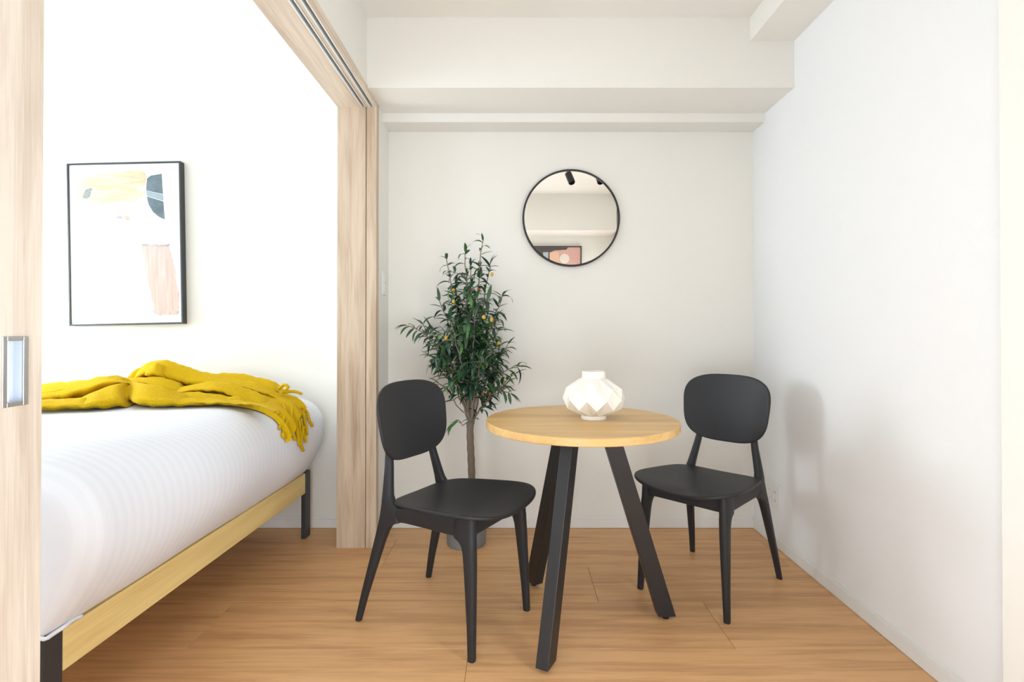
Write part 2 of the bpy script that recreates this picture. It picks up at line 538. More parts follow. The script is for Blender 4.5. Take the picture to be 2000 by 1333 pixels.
hb('board', XP0, -0.744, ZH, ZH + 0.032, M['ash_y'])
hb('board', -0.716, -0.704, ZH, ZH + 0.032, M['ash_y'])
hb('board', -0.678, -0.667, ZH, ZH + 0.032, M['ash_y'])
for x in (-0.744, -0.704):
    tr = hb('track', x, x + 0.0265, ZH + 0.018, ZH + 0.032, M['slot'], hd, 2.557, 0)
    hb('track_lip', x, x + 0.0075, ZH - 0.001, ZH + 0.018, M['alu'], tr)
    hb('track_lip', x + 0.0200, x + 0.0265, ZH - 0.001, ZH + 0.018, M['alu'], tr)
jb = struct(empty('trim_2', (XP0, 2.557, 0)), 'pale ash door jamb standing beside the bed and plant', 'door jamb')
box('jamb_board', (0, 0.138, 0, 0.045, 0, ZH + 0.031), M['ash'], jb, 0.0015)
box('jamb_board', (0.143, 0.191, 0, 0.045, 0, ZH + 0.031), M['ash'], jb, 0.0015)
box('jamb_groove', (0.135, 0.146, 0.012, 0.045, 0, ZH + 0.02), M['ash'], jb)

# sliding door at the left edge with flush pull
DX, DY1 = -0.672, 0.751
dr = struct(empty('door_1', (DX, DY1, 0.004)), 'pale ash sliding door with a recessed metal pull', 'sliding door')
HZ0, HZ1, HY0, HY1 = 0.956 - 0.004, 1.050 - 0.004, -0.0585, -0.0235
boxes('door_panel', [(-0.033, 0, -0.86, HY0, 0, 2.13), (-0.033, 0, HY1, 0, 0, 2.13), (-0.033, 0, HY0, HY1, 0, HZ0), (-0.033, 0, HY0, HY1, HZ1, 2.13), (-0.033, -0.016, HY0, HY1, HZ0, HZ1)], M['ash_cool_light'], dr)
fp = boxes('pull_plate', [(-0.001, 0.0018, HY0 - 0.001, HY0 + 0.0055, HZ0, HZ1), (-0.001, 0.0018, HY1 - 0.0065, HY1 + 0.001, HZ0, HZ1),
                          (-0.001, 0.0018, HY0 + 0.0055, HY1 - 0.0065, HZ0, HZ0 + 0.006), (-0.001, 0.0018, HY0 + 0.0055, HY1 - 0.0065, HZ1 - 0.006, HZ1)], M['chrome'], dr, 0.0006)
boxes('pull_cup', [(-0.0155, -0.013, HY0, HY1, HZ0, HZ1), (-0.0150, 0.0005, HY0, HY0 + 0.005, HZ0, HZ1), (-0.0150, 0.0005, HY1 - 0.006, HY1, HZ0, HZ1),
                   (-0.0150, 0.0005, HY0, HY1, HZ0, HZ0 + 0.005), (-0.0150, 0.0005, HY0, HY1, HZ1 - 0.005, HZ1)], M['cup'], fp)
mobj('pull_ridge', [(-0.013, -0.053, HZ0 + .005), (-0.0055, -0.043, HZ0 + .005), (-0.013, -0.036, HZ0 + .005), (-0.013, -0.053, HZ1 - .005), (-0.0055, -0.043, HZ1 - .005), (-0.013, -0.036, HZ1 - .005)],
     [(0, 1, 4, 3), (1, 2, 5, 4), (2, 0, 3, 5), (0, 2, 1), (3, 4, 5)], M['cup'], fp)

# ------------------------------------------------------------------ added ceiling fill lamp, then the spotlights
ll = empty('ceiling_fill_lamp', (-0.22, 0.75, ZC))  # unseen lamp, added as soft fill from above
tag(ll, 'unseen round white ceiling lamp added for fill near the sliding door', 'ceiling lamp')
lathe('lamp_base', [(0.0, 0), (0.20, 0), (0.20, -0.02), (0.19, -0.02)], M['plate'], ll)
lathe('lamp_shade', [(0.195, -0.02), (0.195, -0.045), (0.17, -0.065), (0.10, -0.075), (0.0, -0.078)], emit('fill_glow', (1.0, 0.95, 0.86), 2.0), ll)
pl = bpy.data.lights.new('fill_bulb', 'AREA'); pl.shape = 'DISK'; pl.size = 0.40; pl.energy = 2; pl.color = (0.97, 0.975, 1.0)
po = link(bpy.data.objects.new('fill_bulb', pl), ll); po.location = (0, 0, -0.085)

# spotlights on the ceiling, seen in the mirror
trk = empty('light_track', (0.62, 1.14, ZC))
tag(trk, 'short black ceiling track carrying the spotlights', 'light track')
box('track_rail', (-0.40, 0.40, -0.017, 0.017, -0.02, 0), M['black_metal'], trk, 0.002)


def spot(x, y, aim, label):
    e = empty('spotlight', (x, y, ZC - 0.02)); tag(e, label, 'spotlight', 'spotlights on the ceiling track')
    lathe('mount', [(0.0, 0), (0.02, 0), (0.02, -0.03), (0.008, -0.034), (0.007, -0.105), (0.0, -0.105)], M['black_metal'], e, 20)
    d = Vector(aim).normalized()
    u = d.orthogonal().normalized(); v = d.cross(u)
    c = Vector((0, 0, -0.115)) - d * 0.04
    rings = []
    for s, r in ((0, 0.025), (0.004, 0.029), (0.105, 0.029), (0.11, 0.027), (0.108, 0.024), (0.09, 0.02)):
        rings.append([tuple(c + d * s + u * (r * math.cos(2 * PI * j / 24)) + v * (r * math.sin(2 * PI * j / 24))) for j in range(24)])
    h = loft('lamp_head', rings, M['black_metal'], e); shade_angle(h, 40)
    return e


spot(0.47, 1.14, (0.25, 0.45, -0.85), 'black cylinder spotlight hanging at the mirror top')
spot(0.72, 1.14, (0.1, 0.55, -0.8), 'black spotlight just cut off by the mirror rim')

# ------------------------------------------------------------------ bed
BX, BY = -1.07, 2.0
BROT = R(-1.6)
CB, SB = math.cos(BROT), math.sin(BROT)


def to_bed(x, y):
    dx, dy = x - BX, y - BY
    return dx * CB + dy * SB, -dx * SB + dy * CB


bed = empty('bed_frame', (BX, BY, 0), BROT)
tag(bed, 'low bed frame with a pale pine rail and flat black metal legs', 'bed frame')
YA, YZ = -0.775, 0.725     # outer ends of the bed frame in bed space
LX = -2.02
box('rail', (-0.022, 0.0, YA + 0.055, YZ - 0.062, 0.232, 0.333), M['pine'], bed, 0.002)
box('rail', (LX, LX + 0.022, YA + 0.055, YZ - 0.062, 0.232, 0.333), M['pine'], bed, 0.002)
pin_x = wood('pine_side', (0.76, 0.53, 0.20), (0.90, 0.69, 0.30), 'X', 0.45, 1.3, 1.0)
box('rail', (LX + 0.02, -0.022, YA + 0.005, YA + 0.027, 0.232, 0.333), pin_x, bed, 0.002)
box('rail', (LX + 0.02, -0.022, YZ - 0.027, YZ - 0.005, 0.232, 0.333), pin_x, bed, 0.002)
for x0 in (-0.022, LX):
    for y0, y1 in ((YA, YA + 0.0545), (YZ - 0.0615, YZ)):
        box('leg', (x0, x0 + 0.022, y0, y1, 0.0, 0.335), M['bed_metal'], bed, 0.0025)
box('support_leg', (-1.02, -0.98, -0.02, 0.02, 0, 0.24), M['bed_metal'], bed, 0.003)
box('slat_base', (LX + 0.03, -0.03, YA + 0.03, YZ - 0.03, 0.27, 0.32), pin_x, bed)

# mattress under a tucked white cover: closed profile in X-Z, swept along Y, rounded ends


def profile():
    P = []
    # right bulge, from the rail up to the top
    ctrl = [(-0.03, 0.336), (-0.008, 0.336), (0.015, 0.352), (0.052, 0.395), (0.088, 0.455), (0.108, 0.515), (0.112, 0.575), (0.098, 0.635), (0.062, 0.688), (0.0, 0.722), (-0.09, 0.742), (-0.22, 0.750), (-0.45, 0.754)]
    for i in range(len(ctrl) - 1):
        p0 = Vector(ctrl[max(i - 1, 0)]); p1 = Vector(ctrl[i]); p2 = Vector(ctrl[i + 1]); p3 = Vector(ctrl[min(i + 2, len(ctrl) - 1)])
        n = 6
        for k in range(n):
            t = k / n
            P.append(0.5 * ((2 * p1) + (-p0 + p2) * t + (2 * p0 - 5 * p1 + 4 * p2 - p3) * t * t + (-p0 + 3 * p1 - 3 * p2 + p3) * t ** 3))
    P.append(Vector(ctrl[-1]))
    return P


RP = profile()
TOPN = 60
prof = list(RP)
for k in range(1, TOPN):
    prof.append(Vector((-0.45 + (LX + 0.45 + 0.45) * k / TOPN * 1.0, 0.754)))
mir = [Vector((LX + 0.0 - p.x, p.y)) for p in RP]
prof += list(reversed(mir))


def prof_normals(P):
    N = []
    for i in range(len(P)):
        t = P[min(i + 1, len(P) - 1)] - P[max(i - 1, 0)]
        t.normalize()
        N.append(Vector((t.y, -t.x)))
    return N


PN = prof_normals(prof)
MY0, MY1, MR, MQ = YA - 0.012, YZ + 0.02, 0.15, 0.07


def inset(y):
    if y > MY1 - MR:
        s = min(1.0, (y - (MY1 - MR)) / MR); return MR * (1 - math.sqrt(max(0, 1 - s * s)))
    if y < MY0 + MQ:
        s = min(1.0, ((MY0 + MQ) - y) / MQ); return MQ * (1 - math.sqrt(max(0, 1 - s * s)))
    return 0.0


def puff(i, y):
    s = i * 0.045
    return 0.006 * math.sin(3.1 * y + 1.3 * s + 0.5) + 0.004 * math.sin(7.3 * y - 2.1 * s) + 0.0025 * math.sin(13.0 * y + 3.0 * s)


def msurf(i, y):
    """point and normal on the mattress for profile index i (float) and bed-space y"""
    i0 = max(0, min(len(prof) - 2, int(i))); f = i - i0
    p = prof[i0].lerp(prof[i0 + 1], f); n = PN[i0].lerp(PN[i0 + 1], f).normalized()
    wb = min(1.0, max(0.0, (min(i, len(prof) - 1 - i) - 4) / 22.0)); wb = wb * wb * (3 - 2 * wb)
    q = p + n * (puff(i, y) * (0.2 + 0.8 * wb) - inset(y) * (0.15 + 0.85 * wb))
    if q.y < 0.336: q.y = 0.336 + (0.336 - q.y) * 0.02
    return Vector((q.x, y, q.y)), Vector((n.x, 0, n.y))


rings = []
ys = []
NE = 14
for k in range(NE):
    th = PI / 2 * (1 - k / NE); ys.append(MY0 + MQ - MQ * math.sin(th))
ys += [MY0 + MQ + (MY1 - MY0 - MR - MQ) * k / 60 for k in range(61)]
for k in range(1, NE + 1):
    th = PI / 2 * k / NE; ys.append(MY1 - MR + MR * math.sin(th))
mt = empty('mattress', (BX, BY, 0), BROT)
tag(mt, 'thick mattress in a white satin-stripe cover on the pine bed', 'mattress')
rings = [[tuple(msurf(i, y)[0]) for i in range(len(prof))] for y in ys]
mo = fix_normals(loft('mattress_cover', rings, M['duvet'], mt))
shade_angle(mo, 60)
# frilled hem where the cover is tucked at the near corner
hem = []
for k in range(40):
    t = k / 39
    x, y = (-0.20 + 0.21 * (t / 0.7), YA - 0.004) if t < 0.7 else (0.010, YA - 0.004 + 0.10 * (t - 0.7) / 0.3)
    hem.append((x + 0.003 * math.sin(t * 31), y + 0.002 * math.sin(t * 27), 0.345 + 0.003 * math.sin(t * 23)))
tube('hem', hem, [0.005] * 40, M['duvet'], mt, 6)

# ------------------------------------------------------------------ throw blanket


def world_at(px, py, Y):
    return Vector(((px - 1004) / F * Y, Y, CAM_H - (py - 643) / F * Y))


# ridges of the folds: list of (px, py of the crest, depth Y), then widths towards / away from the viewer
RIDGES = [
    # front low fold, full length
    ([(40, 778, 2.13), (90, 778, 2.13), (150, 772, 2.16), (200, 762, 2.20), (250, 755, 2.24), (300, 762, 2.26), (350, 774, 2.26), (400, 782, 2.25)], 0.050, 0.05),
    # front left rising fold
    ([(40, 760, 2.26), (90, 757, 2.26), (140, 751, 2.27), (185, 742, 2.29), (225, 735, 2.31), (250, 746, 2.33)], 0.030, 0.06),
    # mound in the middle
    ([(185, 775, 2.22), (225, 753, 2.28), (255, 746, 2.31), (300, 750, 2.33), (345, 765, 2.33), (385, 782, 2.31)], 0.035, 0.05),
    # behind the mound
    ([(230, 747, 2.45), (280, 739, 2.46), (325, 739, 2.46), (360, 752, 2.45), (390, 766, 2.44)], 0.028, 0.05),
    # big back ridge with the peak
    ([(255, 744, 2.58), (272, 727, 2.58), (288, 713, 2.58), (310, 706, 2.58), (332, 708, 2.58), (365, 719, 2.56), (400, 728, 2.55), (440, 735, 2.53), (480, 742, 2.51), (520, 752, 2.48), (555, 766, 2.44)], 0.040, 0.05),
    # back flat layer
    ([(40, 752, 2.56), (120, 747, 2.56), (200, 741, 2.58), (300, 738, 2.64), (420, 729, 2.64), (470, 733, 2.62), (520, 741, 2.60), (550, 752, 2.58)], 0.05, 0.04),
    # right hand folds
    ([(320, 774, 2.35), (360, 759, 2.37), (400, 751, 2.38), (440, 749, 2.38), (475, 754, 2.37), (505, 765, 2.36), (530, 778, 2.34)], 0.030, 0.05),
    ([(380, 786, 2.24), (420, 776, 2.26), (460, 770, 2.27), (500, 775, 2.27), (530, 786, 2.26)], 0.030, 0.04),
]


def wcat(pts, n=14):
    P = [world_at(*p) for p in pts]; out = []
    for i in range(len(P) - 1):
        p0, p1, p2, p3 = P[max(i - 1, 0)], P[i], P[i + 1], P[min(i + 2, len(P) - 1)]
        for k in range(n):
            t = k / n
            out.append(0.5 * ((2 * p1) + (-p0 + p2) * t + (2 * p0 - 5 * p1 + 4 * p2 - p3) * t * t + (-p0 + 3 * p1 - 3 * p2 + p3) * t ** 3))
    out.append(P[-1])
    return out


RB = []
for pts, wn, wf in RIDGES:
    cur = []
    for p in wcat(pts):
        lx, ly = to_bed(p.x, p.y); cur.append((lx, ly, p.z))
    RB.append((cur, wn, wf))


def ridge_h(x, y, base):
    """height of the throw over the mattress top (bed space) as a soft maximum of its folds"""
    hs = [0.008]
    for cur, wn, wf in RB:
        # crest interpolated at x, faded past its ends
        if x <= cur[0][0]: a = cur[0]; fade = math.exp(-((x - cur[0][0]) / 0.05) ** 2)
        elif x >= cur[-1][0]: a = cur[-1]; fade = math.exp(-((x - cur[-1][0]) / 0.05) ** 2)
        else:
            fade = 1.0; a = cur[-1]
            for q in range(len(cur) - 1):
                if cur[q][0] <= x <= cur[q + 1][0]:
                    t = (x - cur[q][0]) / max(1e-6, cur[q + 1][0] - cur[q][0])
                    a = tuple(cur[q][m] * (1 - t) + cur[q + 1][m] * t for m in range(3)); break
        hgt = max(0.0, a[2] - base)
        d = (y - a[1])
        ww = wn if d < 0 else wf
        prof_ = 1.0 / (1.0 + (abs(d) / ww) ** 3.2)
        hs.append(hgt * fade * prof_)
    hs.sort(reverse=True)
    k = 0.0035
    h = hs[0] + k * math.log(sum(math.exp((q - hs[0]) / k) for q in hs)) - k * 0.6
    return max(h, 0.007)


# profile index along the length: from far on the top (left) over the +X edge and down the side
NTT = 150
i_left = len(RP) + 50.0
NROW = 330
tv, tf = [], []


def sstep(a, b2, v):
    t = max(0.0, min(1.0, (v - a) / (b2 - a))); return t * t * (3 - 2 * t)


def wrinkle(x, y):
    a = math.sin(x * 13 + 9 * y + 2.2 * math.sin(x * 5.1 + 1.0)) * 0.5 + 0.5
    b2 = math.sin(x * 24 - 21 * y + 1.9 * math.sin(y * 17 + x * 3.0)) * 0.5 + 0.5
    return 0.020 * a ** 4 + 0.011 * b2 ** 5


for a_ in range(NROW + 1):
    u = a_ / NROW
    for b_ in range(NTT + 1):
        t = b_ / NTT
        # the end of the cloth is cut diagonally: low on the near side, still on top on the far side
        i_end = 37.0 + 9.0 * t ** 0.8 + 1.2 * math.sin(t * 21)
        i = i_end + (i_left - i_end) * (u ** 1.35)
        x0 = msurf(i, 0.3)[0].x
        drop = sstep(60.0, 40.0, i)                       # 0 on the top, 1 down the side
        yn = to_bed(-1.5, 2.05 + 0.14 * sstep(-1.0, -0.45, x0))[1] + 0.010 * math.sin(x0 * 11) + 0.015 * drop
        yf = to_bed(-1.5, 2.69 - 0.10 * sstep(-0.25, 0.0, x0))[1] - 0.11 * drop
        y = yn + (yf - yn) * t
        p, n = msurf(i, y)
        h = max(0.008, ridge_h(p.x, y, 0.754) * 0.80 - 0.006) + 0.4 * wrinkle(p.x, y) * (1 - drop)
        h = h * (1 - drop) + (0.014 + 0.012 * math.sin(t * 19 + 1.2)) * drop + 0.004
        edge = min(t, 1 - t) / 0.03
        if edge < 1: h = 0.005 + (h - 0.005) * math.sqrt(max(0, 1 - (1 - edge) ** 2))
        q = p + n * h
        q.y -= 0.75 * max(0.0, h - 0.012) * (1 - drop) * sstep(0.0, 0.12, t)      # folds lean over towards the near side
        tv.append(tuple(q))
idx = list(range(NROW + 1))
n1 = NTT + 1
for a_ in range(len(idx) - 1):
    for b_ in range(NTT):
        tf.append((a_ * n1 + b_, (a_ + 1) * n1 + b_, (a_ + 1) * n1 + b_ + 1, a_ * n1 + b_ + 1))
# overlapping folds of the cloth: (crest line, lower front line, depth of the lower line or None when it rests on the cover, depth to the crest)
FOLDS = [
    ([(40, 784), (80, 783), (120, 780), (155, 777), (185, 770)], [(40, 801), (80, 798), (120, 796), (155, 795), (185, 794)], None, 0.06),
    ([(140, 786), (165, 775), (190, 763), (215, 754), (238, 748), (256, 745), (285, 749), (320, 757), (352, 770), (388, 786)],
     [(140, 795), (165, 795), (190, 794), (215, 792), (240, 790), (256, 784), (270, 790), (310, 791), (350, 790), (388, 789)], None, 0.11),
    ([(40, 760), (80, 757), (110, 753), (140, 748), (175, 741), (205, 735), (222, 734), (236, 739), (248, 747)],
     [(40, 785), (80, 783), (110, 781), (135, 776), (165, 767), (190, 758), (212, 750), (232, 747), (248, 750)], 2.21, 0.07),
    ([(215, 748), (235, 742), (262, 739), (295, 736), (322, 738), (345, 747), (366, 760)],
     [(215, 752), (235, 749), (262, 748), (295, 754), (322, 762), (345, 767), (366, 769)], 2.34, 0.06),
    ([(262, 740), (268, 728), (276, 718), (290, 709), (310, 704), (324, 704), (345, 709), (372, 719), (400, 727), (430, 734), (460, 740), (490, 746), (520, 755), (548, 766)],
     [(262, 742), (268, 738), (276, 735), (292, 731), (308, 733), (324, 740), (345, 747), (372, 752), (400, 754), (430, 754), (460, 757), (490, 763), (520, 771), (548, 784)], 2.43, 0.09),
    ([(282, 726), (292, 716), (308, 708), (318, 716), (324, 730)], [(282, 733), (292, 734), (308, 736), (318, 738), (324, 740)], 2.40, 0.04),
    ([(370, 732), (400, 731), (430, 730), (455, 729), (480, 732), (505, 738), (530, 744), (555, 753)],
     [(370, 745), (400, 745), (430, 745), (455, 746), (480, 750), (505, 756), (530, 763), (555, 772)], 2.55, 0.05),
    ([(318, 770), (340, 763), (362, 755), (388, 749), (412, 746), (440, 748), (465, 754), (490, 763), (515, 773), (536, 784)],
     [(318, 774), (340, 770), (362, 766), (388, 764), (412, 764), (435, 768), (458, 776), (480, 784), (510, 791), (536, 802)], 2.29, 0.08),
    ([(330, 772), (352, 767), (378, 766), (405, 768), (430, 772), (455, 777), (480, 785)],
     [(330, 778), (352, 781), (378, 783), (405, 785), (430, 786), (455, 787), (480, 789)], 2.225, 0.05),
    ([(330, 784), (360, 779), (400, 779), (440, 782), (470, 786), (505, 790), (536, 799)],
     [(330, 790), (360, 789), (400, 788), (440, 788), (470, 789), (505, 793), (536, 804)], None, 0.04),
    ([(40, 753), (90, 749), (140, 745), (190, 741), (225, 739)], [(40, 770), (90, 768), (140, 765), (190, 760), (225, 755)], 2.46, 0.05),
]


def cat2(P, n=7):
    out = []
    for i in range(len(P) - 1):
        p0, p1, p2, p3 = [Vector(P[max(0, min(len(P) - 1, j))]) for j in (i - 1, i, i + 1, i + 2)]
        for k in range(n):
            t = k / n
            out.append(0.5 * ((2 * p1) + (-p0 + p2) * t + (2 * p0 - 5 * p1 + 4 * p2 - p3) * t * t + (-p0 + 3 * p1 - 3 * p2 + p3) * t ** 3))
    out.append(Vector(P[-1]))
    return out


for crest, lower, yl, dy in FOLDS:
    C_, L_ = cat2(crest), cat2(lower)
    m_ = len(C_); base = len(tv); NC = 15
    for q in range(m_):
        c, l = C_[q], L_[q]
        tp_ = sstep(-0.4, 6.0, min(q, m_ - 1 - q))
        c = l.lerp(c, tp_)
        Yl = yl if yl else (CAM_H - 0.764) * F / (l.y - 643)
        endf = min(1.0, min(q, m_ - 1 - q) / 5.0 + 0.15)
        Yc = Yl + dy * (0.5 + 0.5 * endf)
        lo = world_at(l.x, l.y, Yl); cr_ = world_at(c.x, c.y, Yc)
        hgt = max(0.004, cr_.z - lo.z)
        bulge = 0.34 * min(hgt, 0.06) * endf
        ctrl = [lo + Vector((0, 0.035, -0.012)), lo + Vector((0, 0.008, -0.002)), lo + Vector((0, -bulge * 0.8, hgt * 0.22)), lo.lerp(cr_, 0.5) + Vector((0, -bulge, hgt * 0.10)),
                lo.lerp(cr_, 0.82) + Vector((0, -bulge * 0.5, hgt * 0.10)), cr_, cr_ + Vector((0, 0.035, -0.25 * hgt)), cr_ + Vector((0, 0.065, -0.8 * hgt - 0.01))]
        sec = cat2([tuple(v) for v in ctrl], 2)
        for v in sec:
            lx, ly = to_bed(v.x, v.y)
            w_ = 0.0016 * math.sin(lx * 57 + ly * 71) + 0.0012 * math.sin(lx * 121 - v.z * 160)
            tv.append((lx, ly + w_, v.z + w_))
        NC = len(sec)
    for q in range(m_ - 1):
        for b_ in range(NC - 1):
            o_ = base + q * NC + b_
            tf.append((o_, o_ + NC, o_ + NC + 1, o_ + 1))
thr = empty('throw_blanket', (BX, BY, 0), BROT)
tag(thr, 'mustard yellow fringed wool throw lying rumpled across the bed', 'throw blanket')
cl = mobj('cloth', tv, tf, M['wool'], thr, True)
fix_normals(cl)

# fringe: tassels given as (px, py, depth) paths in the photograph's room
TASS = [
    [(545, 760, 2.52), (556, 752, 2.50), (563, 757, 2.49), (557, 763, 2.48)],
    [(553, 766, 2.52), (570, 765, 2.52), (580, 766, 2.52), (590, 770, 2.52)],
    [(545, 812, 2.36), (535, 816, 2.34), (522, 811, 2.33), (510, 803, 2.33)],
    [(548, 795, 2.38), (560, 812, 2.36), (566, 826, 2.35), (575, 838, 2.35)],
    [(562, 800, 2.44), (570, 820, 2.42), (575, 836, 2.41), (571, 845, 2.41)],
    [(586, 800, 2.50), (597, 808, 2.49), (604, 820, 2.48), (612, 834, 2.47)],
    [(590, 812, 2.46), (597, 830, 2.45), (600, 845, 2.44), (600, 851, 2.44)],
    [(587, 822, 2.44), (592, 840, 2.42), (597, 858, 2.42), (598, 864, 2.42)],
    [(582, 825, 2.42), (586, 845, 2.40), (588, 865, 2.40), (593, 880, 2.40)],
    [(578, 828, 2.41), (582, 848, 2.39), (584, 862, 2.39), (586, 870, 2.39)],
    [(563, 815, 2.38), (558, 835, 2.36), (553, 852, 2.36), (562, 855, 2.35), (572, 850, 2.35)],
    [(572, 822, 2.39), (570, 840, 2.37), (574, 852, 2.37), (578, 860, 2.37)],
    [(556, 812, 2.37), (552, 828, 2.35), (547, 832, 2.35), (546, 839, 2.35)],
    [(593, 835, 2.45), (591, 850, 2.43), (588, 862, 2.42), (585, 869, 2.42)],
]


def bed_side_x(y, z):
    """x of the mattress side in bed space at height z"""
    best = None
    for i in range(8, 70):
        p, n = msurf(i, y)
        d = abs(p.z - z)
        if best is None or d < best[0]: best = (d, p.x, n)
    return best[1], best[2]


for T in TASS:
    pts = []
    for k, (px, py, Y) in enumerate(T):
        wv = world_at(px, py, Y)
        # slide the point along its sight height until it touches the cover
        lx, ly = to_bed(wv.x, wv.y)
        sx, n = bed_side_x(ly, wv.z)
        lift = 0.016 if k == 0 else 0.008
        if wv.z < 0.73:
            for _ in range(12):
                Yn = (sx + n.x * lift) * SB + ly * CB + BY          # world Y of the surface point
                wx = (sx + n.x * lift) * CB - ly * SB + BX
                # depth at which the sight line px meets that x
                Y2 = wx * F / (px - 1004)
                wv = world_at(px, py, Y2)
                lx, ly = to_bed(wv.x, wv.y)
                ly = max(MY0 + 0.05, min(MY1 - 0.03, ly))
                sx, n = bed_side_x(ly, wv.z)
            pts.append((sx + n.x * lift, ly, wv.z + n.z * lift))
        else:
            pts.append((lx, ly, wv.z))
    # smooth
    sp = []
    for i in range(len(pts) - 1):
        p0, p1, p2, p3 = [Vector(pts[max(0, min(len(pts) - 1, j))]) for j in (i - 1, i, i + 1, i + 2)]
        for k in range(5):
            t = k / 5
            sp.append(0.5 * ((2 * p1) + (-p0 + p2) * t + (2 * p0 - 5 * p1 + 4 * p2 - p3) * t * t + (-p0 + 3 * p1 - 3 * p2 + p3) * t ** 3))
    sp.append(Vector(pts[-1]))
    n = len(sp)
    tube('tassel', sp, [0.0075 * (1.1 - 0.25 * k / n) * (1 + 0.08 * math.sin(k * 2.1)) for k in range(n)], M['wool'], thr, 8)

# ------------------------------------------------------------------ framed art on the bedroom wall


def blob(name, pts, mat, parent, y, jag=0.0, seed=1):
    rnd = random.Random(seed); out = []
    n = len(pts)
    for i in range(n):
        a, b2 = pts[i], pts[(i + 1) % n]
        m = 6 if jag else 1
        for k in range(m):
            t = k / m
            out.append((a[0] + (b2[0] - a[0]) * t + rnd.uniform(-jag, jag), a[1] + (b2[1] - a[1]) * t + rnd.uniform(-jag, jag)))
    V = [(x, y, z) for x, z in out] + [(x, y + 0.0006, z) for x, z in out]
    k = len(out)
    Fc = [tuple(range(k)), tuple(range(2 * k - 1, k - 1, -1))] + [(i, i + k, (i + 1) % k + k, (i + 1) % k) for i in range(k)]
    o = mobj(name, V, Fc, mat, parent)
    return fix_normals(o)


def wash(name, c1, c2, scale=(30, 1, 6), lo=0.35, hi=0.65):
    if scale[0] == 40: c1 = [v * 0.72 for v in c1]; c2 = [v * 0.80 for v in c2]
    m, nt, b = newmat(name)
    N, L = nt.nodes.new, nt.links.new
    tc = N('ShaderNodeTexCoord'); mp = N('ShaderNodeMapping'); mp.inputs['Scale'].default_value = scale
    L(tc.outputs['Object'], mp.inputs[0])
    n = N('ShaderNodeTexNoise'); n.inputs['Scale'].default_value = 1; n.inputs['Detail'].default_value = 6; n.inputs['Roughness'].default_value = 0.7
    L(mp.outputs[0], n.inputs['Vector'])
    cr = N('ShaderNodeValToRGB')
    cr.color_ramp.elements[0].position = lo; cr.color_ramp.elements[0].color = (*c1, 1)
    cr.color_ramp.elements[1].position = hi; cr.color_ramp.elements[1].color = (*c2, 1)
    L(n.outputs['Fac'], cr.inputs[0]); L(cr.outputs[0], b.inputs['Base Color'])
    b.inputs['Roughness'].default_value = 0.85
    return m


PAPER = (0.88, 0.865, 0.83)
art = empty('framed_art', (-2.058, YB, 1.512))
art.rotation_euler = (0, R(-1.25), 0)
tag(art, 'tall black-framed abstract print hanging slightly crooked above the bed', 'picture')
AW, AH, AD = 0.602, 0.862, 0.036
hw, hh, ft = AW / 2, AH / 2, 0.009
boxes('frame', [(-hw, hw, -AD, -0.001, hh - ft, hh), (-hw, hw, -AD, -0.001, -hh, -hh + ft), (-hw, -hw + ft, -AD, -0.001, -hh + ft, hh - ft), (hw - ft, hw, -AD, -0.001, -hh + ft, hh - ft)], M['frame'], art, 0.001)
pr = box('print', (-hw + ft, hw - ft, -AD + 0.006, -0.004, -hh + ft, hh - ft), M['paper'], art)
yp = -AD + 0.0052


def A(px, py):      # pixels of the enlarged view -> art-local coordinates
    u = (px - 405) / (1060 - 405); v = (py - 205) / (1140 - 205)
    return (-hw + ft + u * (AW - 2 * ft), hh - ft - v * (AH - 2 * ft))


ochre = wash('ochre_wash', (0.66, 0.44, 0.26), (0.80, 0.64, 0.48), (5, 1, 40))
slate = wash('slate_paint', (0.095, 0.13, 0.15), (0.17, 0.22, 0.245), (10, 1, 18))
pink = wash('pink_wash', (0.66, 0.40, 0.34), (0.75, 0.56, 0.50), (55, 1, 4))
blob('painted_shape', [A(470, 300), A(560, 262), A(700, 248), A(850, 246), A(862, 285), A(850, 330), A(800, 355), A(860, 372), A(800, 420), A(640, 432), A(540, 430), A(470, 400), A(440, 350)], ochre, pr, yp, 0.006, 3)
blob('painted_shape', [A(868, 292), A(890, 275), A(955, 266), A(958, 340), A(960, 385), A(862, 362), A(863, 330)], slate, pr, yp)
blob('painted_shape', [A(862, 364), A(960, 388), A(962, 425), A(864, 394)], wash('slate_light', (0.27, 0.34, 0.38), (0.35, 0.42, 0.46)), pr, yp)
blob('painted_shape', [A(864, 397), A(962, 429), A(968, 535), A(935, 520), A(900, 490), A(874, 445)], slate, pr, yp)
blob('painted_shape', [A(826, 690), A(870, 685), A(925, 692), A(985, 688), A(1005, 740), A(1025, 850), A(1045, 980), A(1042, 1090), A(960, 1085), A(900, 1088), A(885, 1000), A(860, 900), A(840, 790)], pink, pr, yp, 0.003, 5)
blob('painted_shape', [A(500, 350), A(540, 343), A(520, 400), A(480, 400)], wash('smoke_paint', (0.22, 0.27, 0.29), (0.45, 0.47, 0.45), (40, 1, 40)), pr, yp - 0.0006, 0.004, 6)
blob('painted_shape', [A(480, 432), A(510, 425), A(500, 445), A(475, 450)], wash('tan_paint', (0.6, 0.5, 0.4), (0.8, 0.75, 0.68), (40, 1, 40)), pr, yp, 0.003, 7)
blob('painted_shape', [A(678, 515), A(715, 500), A(725, 528), A(690, 524)], wash('mauve_paint', (0.52, 0.48, 0.50), (0.70, 0.66, 0.66), (40, 1, 40)), pr, yp, 0.002, 8)
blob('painted_shape', [A(722, 503), A(762, 515), A(760, 540), A(728, 528)], wash('coral_paint', (0.78, 0.50, 0.38), (0.85, 0.70, 0.60), (40, 1, 40)), pr, yp, 0.002, 9)
